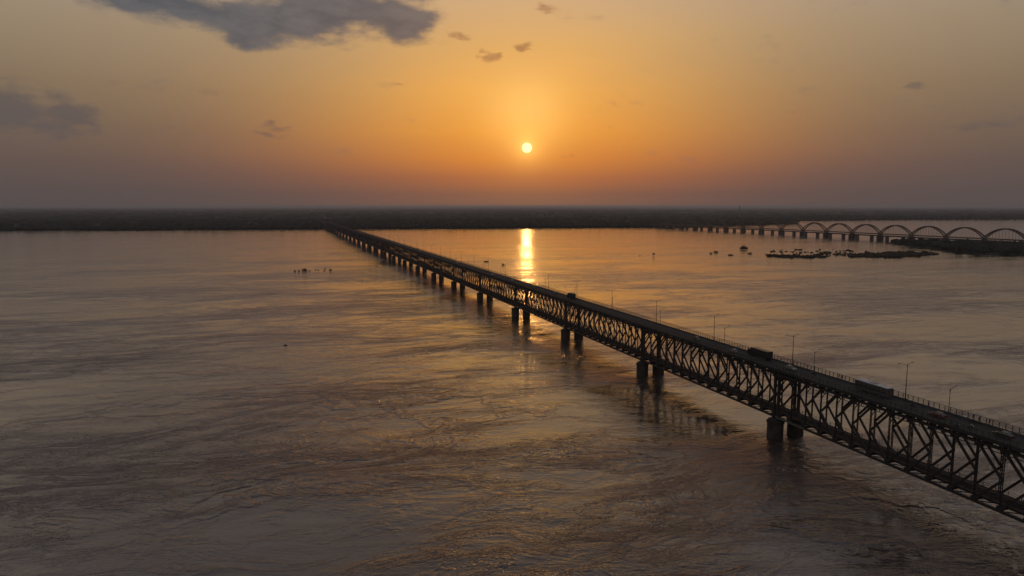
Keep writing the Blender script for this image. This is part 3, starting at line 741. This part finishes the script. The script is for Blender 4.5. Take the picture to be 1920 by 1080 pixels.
def truck(label, cabp, boxp, L=9.5, group='trucks on the truss bridge', H=3.3):
    e = ob('truck', None); tag(e, label, 'truck', group); h = L/2; Wd = 2.4
    mb = MB(); mb.box(-.5,.5,-h+.1,h-.2,.6,.95); ob('chassis', mb.mesh('chassis','black'), e)
    mb = MB(); mb.prism([(h-1.9,.55),(h-1.9,2.7),(h-.45,2.7),(h-.1,1.7),(h,1.5),(h,.55)][::-1], -Wd/2+.05, Wd/2-.05); c = bevel(ob('cab', mb.mesh('cab',cabp), e), .08)
    mb = MB(); mb.add([(-1.05,h-.10,1.72),(1.05,h-.10,1.72),(1.0,h-.41,2.55),(-1.0,h-.41,2.55)], [(0,1,2,3)]); mb.add([(-1.05,h-.07,1.72),(1.05,h-.07,1.72),(1.0,h-.38,2.55),(-1.0,h-.38,2.55)], [(0,1,2,3)])
    for s_ in (-1,1):
        x = s_*(Wd/2-.045); mb.box(min(x,x+s_*.015), max(x,x+s_*.015), h-1.5, h-.6, 1.7, 2.45)
    ob('windows', mb.mesh('windows','glass'), c)
    mb = MB(); mb.box(-Wd/2,Wd/2,-h,h-2.1,.98,H)
    for i in range(9):
        y = -h+.2+i*(L-2.6)/8
        for s_ in (-1,1): x = s_*Wd/2; mb.box(min(x,x+s_*.06), max(x,x+s_*.06), y-.06, y+.06, 1.0, H-.02)
    ob('cargo_box', mb.mesh('cargo_box', boxp), e)
    for s_ in (-1,1):
        for y in (-h+1.3, -h+2.5, h-1.4): wheel(e, s_*(Wd/2-.15), y, .5, .3)
        mb = MB(); mb.box(s_*.85-.13, s_*.85+.13, h, h+.03, .75,.95); ob('headlight', mb.mesh('headlight','lamp_clear'), e)
    return e
on_deck(truck('long black truck on the truss bridge with a small white car at its tail', 'black', 'black', 11.5, H=3.4), 5.7, 16.8, heading=0)
on_deck(truck('boxy blue truck silhouetted above the railing, lone between truck and sun glitter', 'bluep', 'bluep', 8.0, H=3.6), 5.2, 186.9, heading=0)

def rickshaw(label, y=0):
    e = ob('auto_rickshaw', None); tag(e, label, 'auto rickshaw', 'auto rickshaws on the truss bridge')
    mb = MB(); mb.prism([(-1.3,.35),(-1.3,1.0),(.5,1.0),(1.1,.8),(1.3,.35)][::-1], -.62,.62); bevel(ob('body', mb.mesh('body','greenp'), e), .06)
    mb = MB(); mb.prism([(-1.3,1.55),(-1.2,1.72),(.35,1.75),(.75,1.55)][::-1], -.64,.64)
    for s_ in (-1,1):
        for y_ in (-1.25,-.2,.6): mb.box(s_*.6-.03, s_*.6+.03, y_-.03, y_+.03, 1.0,1.56)
    mb.box(-.62,.62,-1.3,-1.24,1.0,1.56); bevel(ob('canopy', mb.mesh('canopy','yellow'), e), .03)
    mb = MB(); mb.add([(-.58,.98,.95),(.58,.98,.95),(.56,.66,1.54),(-.56,.66,1.54)], [(0,1,2,3)]); ob('windscreen', mb.mesh('windscreen','glass'), e)
    wheel(e, -.55, -.85, .24, .12); wheel(e, .55, -.85, .24, .12); wheel(e, 0, 1.05, .24, .12)
    mb = MB(); mb.tube([(0,1.22,.7),(0,1.3,.7)], .1, 10); ob('headlight', mb.mesh('headlight','lamp_clear'), e)
    return e
on_deck(rickshaw('dark three-wheeled auto rickshaw left of the pale green car'), 2.6, 52.0, heading=math.pi)
on_deck(rickshaw('auto rickshaw on the deck just beyond the sun glitter'), 3.0, 245.0, heading=math.pi)
for i, (w_, t_, lb) in enumerate([(2.4,338,'white car on the deck under the left one of the two golden-water bushes'), (6.2,372,'silver car farther on past the golden-water bushes'), (2.6,455,'white car on the distant deck, first past the lit openings of the truss'),
                                  (6.0,520,'silver car on the distant deck, second past the lit openings of the truss'), (2.6,640,'white car very far along the deck'), (6.0,900,'last silver car to be made out along the deck')]):
    on_deck(car(lb, 'white' if i % 2 == 0 else 'silver', hatch=True), w_, t_, heading=math.pi if w_ < 4 else 0)

# ---------------------------------------------------------------- people and motorbikes
def figure(label, joints, shirt, trousers, group=None, hold=None):
    """joints: dict name -> (x,y,z); grown as one skinned body, feet at z=0 of its origin"""
    J = joints; names = ['pelvis','chest','neck','head','headtop','sl','el','hl','fl','sr','er','hr','fr','pl','kl','al','tl','pr','kr','ar','tr']
    rad = dict(pelvis=.15,chest=.165,neck=.055,head=.10,headtop=.075,sl=.07,el=.048,hl=.034,fl=.022,sr=.07,er=.048,hr=.034,fr=.022,pl=.095,kl=.065,al=.042,tl=.035,pr=.095,kr=.065,ar=.042,tr=.035)
    ed = [('pelvis','chest'),('chest','neck'),('neck','head'),('head','headtop'),('chest','sl'),('sl','el'),('el','hl'),('hl','fl'),('chest','sr'),('sr','er'),('er','hr'),('hr','fr'),('pelvis','pl'),('pl','kl'),('kl','al'),('al','tl'),('pelvis','pr'),('pr','kr'),('kr','ar'),('ar','tr')]
    me = bpy.data.meshes.new('person'); me.from_pydata([J[k] for k in names], [(names.index(a), names.index(b)) for a, b in ed], [])
    o = bpy.data.objects.new('body', me); C.objects.link(o)
    o.modifiers.new('skin', 'SKIN'); o.modifiers.new('sub', 'SUBSURF').levels = 1; o.modifiers['sub'].render_levels = 1
    for i, k in enumerate(names):
        me.skin_vertices[0].data[i].radius = (rad[k], rad[k]*.85)
    me.skin_vertices[0].data[0].use_root = True
    dg = bpy.context.evaluated_depsgraph_get(); ev = o.evaluated_get(dg); nm = bpy.data.meshes.new_from_object(ev)
    o.modifiers.clear(); o.data = nm
    nm.materials.clear()
    for m_ in (shirt, trousers, 'skin', 'rubber'): nm.materials.append(M[m_])
    neck = Vector(J['neck']); pel = Vector(J['pelvis'])
    for p in nm.polygons:
        c = p.center
        near = lambda k, r: (c - Vector(J[k])).length < r
        if c.z > neck.z+.02 or near('hl',.09) or near('fl',.12) or near('hr',.09) or near('fr',.12): p.material_index = 2
        elif near('tl',.1) or near('tr',.1) or near('al',.07) or near('ar',.07): p.material_index = 3
        elif (c - Vector(J['kl'])).length < .3 or (c - Vector(J['kr'])).length < .3 or (c-Vector(J['pl'])).length < .17 or (c-Vector(J['pr'])).length < .17 or c.z < min(pel.z, J['kl'][2]): p.material_index = 1
        else: p.material_index = 0
        p.use_smooth = True
    e = ob('person', None); tag(e, label, 'person', group); o.parent = e
    hd = Vector(J['head']); mb = MB(); mb.tube([hd+Vector((0,-.03,-.02)), hd+Vector((0,-.02,.07)), hd+Vector((0,-.01,.125)), hd+Vector((0,0,.165))], [.098,.115,.095,.03], 10)
    ob('hair', mb.mesh('hair','hair',True), e)
    return e
def standing(step=.0, arm=.0, lean=.0, tall=1.0):
    s = tall
    J = dict(pelvis=(0,0,.93),chest=(0,lean*.5,1.30),neck=(0,lean*.8,1.47),head=(0,lean*.9+.01,1.58),headtop=(0,lean,1.68),
             sl=(-.19,lean*.6,1.38),el=(-.25,lean*.6-step*.3-.02,1.10),hl=(-.24,lean*.6-step*.4+.10+arm,.87+arm*.5),fl=(-.235,lean*.6-step*.4+.15+arm*1.1,.79+arm*.6),
             sr=(.19,lean*.6,1.38),er=(.25,lean*.6+step*.3-.02,1.10),hr=(.24,lean*.6+step*.4+.10+arm,.87+arm*.5),fr=(.235,lean*.6+step*.4+.15+arm*1.1,.79+arm*.6),
             pl=(-.10,0,.88),kl=(-.11,step*.5+.02,.49),al=(-.11,step,.08),tl=(-.12,step+.15,.03),pr=(.10,0,.88),kr=(.11,-step*.3+.03,.49),ar=(.11,-step,.09),tr=(.12,-step+.14,.03))
    return {k: tuple(q_*s for q_ in v) for k, v in J.items()}
def riding():
    return dict(pelvis=(0,0,.84),chest=(0,.12,1.20),neck=(0,.19,1.38),head=(0,.22,1.49),headtop=(0,.23,1.59),
        sl=(-.19,.14,1.29),el=(-.30,.32,1.08),hl=(-.29,.52,1.02),fl=(-.25,.58,1.02),sr=(.19,.14,1.29),er=(.30,.32,1.08),hr=(.29,.52,1.02),fr=(.25,.58,1.02),
        pl=(-.11,.02,.80),kl=(-.21,.38,.70),al=(-.19,.18,.36),tl=(-.19,.32,.31),pr=(.11,.02,.80),kr=(.21,.38,.70),ar=(.19,.18,.36),tr=(.19,.32,.31))
def motorbike(label):
    e = ob('motorcycle', None); tag(e, label, 'motorcycle', 'motorcycles on the truss bridge')
    for y in (-.62, .66):
        mb = MB(); n = 16
        ring = [(0, y+.27*math.cos(2*math.pi*i/n), .30+.27*math.sin(2*math.pi*i/n)) for i in range(n+1)]
        mb.tube(ring, .045, 6, False); mb.tube([(-.05,y,.3),(.05,y,.3)], .06, 8)
        for i in range(6): mb.bar((0,y,.3), ring[i*n//6], .015, .015)
        ob('wheel', mb.mesh('wheel','rubber'), e)
    mb = MB(); mb.prism([(-.45,.38),(-.6,.62),(.1,.66),(.35,.62),(.3,.3),(-.1,.24)][::-1], -.11,.11); bevel(ob('engine', mb.mesh('engine','black'), e), .04)
    mb = MB(); mb.tube([(0,-.05,.78),(0,.15,.86),(0,.35,.82)], [.08,.15,.07], 8); ob('fuel_tank', mb.mesh('fuel_tank','maroon',True), e)
    mb = MB(); mb.box(-.12,.12,-.72,-.02,.70,.78); bevel(ob('saddle', mb.mesh('saddle','rubber'), e), .03)
    mb = MB(); mb.tube([(0,.66,.3),(0,.48,.95)], .04, 6); mb.tube([(-.32,.5,1.0),(0,.46,.96),(.32,.5,1.0)], .02, 6); ob('handlebar', mb.mesh('handlebar','silver'), e)
    mb = MB(); mb.tube([(0,.55,.86),(0,.66,.86)], .09, 10); ob('headlight', mb.mesh('headlight','lamp_clear'), e)
    return e
for (w_, t_, hd_, lb, lp, sh) in [(4.6,-48.6,0,'motorcycle on the carriageway between the bus and the maroon car','rider in dark clothes on the motorcycle between bus and maroon car','cloth_dark'),
        (-.0,-65.4,math.pi,'motorcycle close to the near railing below the walking trio','rider in dark blue on the motorcycle by the near railing','cloth_blue'),
        (5.6,-10.4,0,'motorcycle just on the camera side of the pale green car','rider in a red shirt beside the pale green car','cloth_red'),
        (2.2,-67.5,math.pi,'motorcycle next to the black car at the right edge','rider in pale shirt beside the black car at the right edge','cloth_pale')]:
    on_deck(motorbike(lb), w_, t_, heading=hd_); f = figure(lp, riding(), sh, 'cloth_dark', 'motorcycle riders'); on_deck(f, w_, t_, heading=hd_)
    f.location.z += -.02
# two more parked by the far footpath
for (w_, t_, lb) in [(7.4,-64.0,'parked motorcycle beside the walking trio at the far railing'), (7.5,2.3,'parked motorcycle at the foot of the tall lamp behind the pale green car')]:
    on_deck(motorbike(lb), w_, t_, heading=.1)
peds = [(8.8,-17.9,-math.pi/2,dict(arm=.25,lean=.08),'cloth_dark','person leaning at the far railing, farther of the pair left of the bus'),
        (8.8,-19.3,math.pi,dict(step=.2),'cloth_blue','person in dark blue, nearer of the pair at the far railing left of the bus'),
        (8.7,-50.2,0,dict(step=.22),'cloth_dark','lone walker in black on the far footpath above the maroon car'),
        (8.8,-63.0,math.pi,dict(step=.15),'cloth_blue','left one of three people on the far footpath near the right edge'),
        (8.7,-64.6,math.pi,dict(step=.22,tall=.95),'cloth_red','middle one of three people on the far footpath near the right edge'),
        (8.7,-67.4,0,dict(step=.18,tall=1.03),'cloth_dark','right one of three people on the far footpath, standing a little apart')]
for (w_, t_, hd_, kw, sh, lb) in peds:
    on_deck(figure(lb, standing(**kw), sh, 'cloth_dark', 'people on the far footpath'), w_, t_, 24.2, hd_)

# ---------------------------------------------------------------- arch bridge and the old girder bridge behind it
AW, AS, A0 = 1215, 86.3, 834
ab = ob('arch_bridge', None); p = bridge.location; c_, s_ = math.cos(BA), math.sin(BA)
def at_bridge(w_, t_): return (p[0]+w_*c_-t_*s_, p[1]+w_*s_+t_*c_, 0)
ab.location = at_bridge(AW, A0); ab.rotation_euler = (0,0,BA)
tag(ab, 'pale arch bridge with a row of bowstring arches in the distance at the right', 'bridge')
def arch_rib(x):
    mb = MB(); n = 24; zt = 34.2
    P = [(x, AS*i/n, 14.2 + (zt-14.2)*(1-(2*i/n-1)**2)) for i in range(n+1)]
    for i in range(n): mb.bar(P[i], P[i+1], 1.4, 2.5, (1,0,0))
    return mb.mesh('arch_rib','archsteel')
ribs = [arch_rib(0), arch_rib(8.5)]
hang = []
for i in range(1, 13):
    y = AS*i/13; z = 14.2+20*(1-(2*i/13-1)**2)
    mb = MB(); mb.box(-.11, .11, -.11, .11, 13, z); hm = mb.mesh('hanger','archsteel')
    hang += [(x, y, hm) for x in (0, 8.5)]
mb = MB(); 
for i in range(7, 18, 2):
    y = AS*i/24; z = 14.2+20*(1-(2*i/24-1)**2); mb.box(.45, 8.05, y-.3, y+.3, z-.3, z+.3)
brc_me = mb.mesh('cross_braces','archsteel')
mb = MB(); mb.box(-1.2, 9.7, .15, AS-.15, 11.6, 14.0); adk_me = mb.mesh('deck','archsteel')
mb = MB(); mb.box(-3.6, 12.1, -3.4, 3.4, -5, 8.2); mb.box(-4.0, 12.5, -3.8, 3.8, 8.2, 9.4); mb.box(-2, 10.5, -1.6, 1.6, 9.4, 11.55); apier = mb.mesh('pier','concrete')
for k in range(-4, 15):
    y = k*AS
    ob('deck', adk_me, ab, loc=(0,y,0))
    for r_ in ribs: ob('arch_rib', r_, ab, loc=(0,y,0))
    for (hx, hy, hm) in hang:
        if 0 <= k < 11: ob('hanger', hm, ab, loc=(hx,y+hy,0))
    if not 0 <= k < 11:
        hj = MB()
        for (hx, hy, hm) in hang: hj.box(hx-.11, hx+.11, hy-.11, hy+.11, 13, 14.2+20*(1-(2*hy/AS-1)**2))
        ob('far_hangers', hj.mesh('far_hangers','archsteel'), ab, loc=(0,y,0), kind='stuff')
    ob('cross_braces', brc_me, ab, loc=(0,y,0))
    ob('pier', apier, ab, loc=(0,y,0))
gb = ob('girder_bridge', None, loc=at_bridge(1168, 834-22), rot=(0,0,BA))
tag(gb, 'old low girder bridge on narrow stone piers in front of the arch bridge', 'bridge')
mb = MB(); mb.tube([(-1,0,-5),(-1,0,8.6)], [2.4,2.0], 14); mb.tube([(5,0,-5),(5,0,8.6)], [2.4,2.0], 14); mb.box(-1,5,-1.9,1.9,-5,8.6); mb.box(-2.6,6.6,-2.3,2.3,8.6,9.4); gp = mb.mesh('pier','stone')
mb = MB(); 
for x in (0, 4): mb.box(x-.2,x+.2,.1,43.05,9.4,11.9)
mb.box(-.8,4.8,.1,43.05,11.9,12.2); 
for i in range(12):
    y = 1+i*3.7
    for x in (-.21,4.21): mb.box(x-.06,x+.06,y-.1,y+.1,9.5,11.85)
gg = mb.mesh('girder','steel')
for k in range(-6, 30):
    ob('pier', gp, gb, loc=(0,k*43.15,0)); ob('girder', gg, gb, loc=(0,k*43.15,0))
# far road bridge at the very right
fb = ob('distant_bridge', None, loc=(2420,3900,0), rot=(0,0,R(-84)))
tag(fb, 'very distant low bridge in the haze at the right edge of the far water', 'bridge')
mb = MB(); mb.box(-2.5,2.5,-3,3,-4,8); mb.box(-4,4,-4,4,8,9); dp = mb.mesh('pier','concrete')
mb = MB(); mb.box(-5,5,0,59.8,9,11.5); dg_ = mb.mesh('deck','concrete')
for k in range(30): ob('pier', dp, fb, loc=(0,k*60,0)); ob('deck', dg_, fb, loc=(0,k*60,0))

# far bank features
mb = MB(); mb.tube([(0,0,-2),(0,0,30),(0,0,76)], [4.2,3.2,2.3], 14); mb.tube([(0,0,72),(0,0,76.5)], 2.6, 14)
ch = ob('chimney', mb.mesh('chimney','brickred'), loc=(1585,4786,6)); tag(ch, 'thin tall chimney standing alone above the far treeline', 'chimney')
def house(x, y, L, D, H, label, pitched=True):
    e = ob('house', None, loc=(x,y,3.5)); tag(e, label, 'building')
    mb = MB(); mb.box(-L/2,L/2,-D/2,D/2,0,H); ob('wall', mb.mesh('wall','wall'), e)
    mb = MB()
    if pitched:
        mb.prism([(-D/2-.5,H+.01),(0,H+D*.3),(D/2+.5,H+.01)], -L/2-.5, L/2+.5)
    else: mb.box(-L/2-.3,L/2+.3,-D/2-.3,D/2+.3,H+.01,H+.6)
    ob('roof', mb.mesh('roof','white' if pitched else 'wall'), e)
    for i in range(int(L//5)):
        mb = MB(); xx = -L/2+2.5+i*5; mb.box(xx-.8,xx+.8,-D/2-.05,-D/2+.02,1.4,2.9); ob('window', mb.mesh('window','glass'), e)
house(-1000, 3640, 26, 12, 14, 'long pale building on the far bank left of the bridge end')
house(20, 3300, 16, 14, 24, 'dark block rising from the far treeline left of the sun glitter', False)

# ---------------------------------------------------------------- air
mb = MB(); mb.box(-FAR-500, FAR+500, -3500, FAR+500, -7, 92)
hz = bpy.data.materials.new('haze'); hz.use_nodes = True; k = NT(hz.node_tree); k.n.clear()
pv = k.new('ShaderNodeVolumePrincipled'); pv.inputs['Color'].default_value = (.60,.66,.78,1); pv.inputs['Density'].default_value = .00006
pv.inputs['Anisotropy'].default_value = .5
mo = k.new('ShaderNodeOutputMaterial'); k.l.new(pv.outputs[0], mo.inputs['Volume'])
M['haze'] = hz
ob('haze', mb.mesh('haze','haze'), kind='stuff')
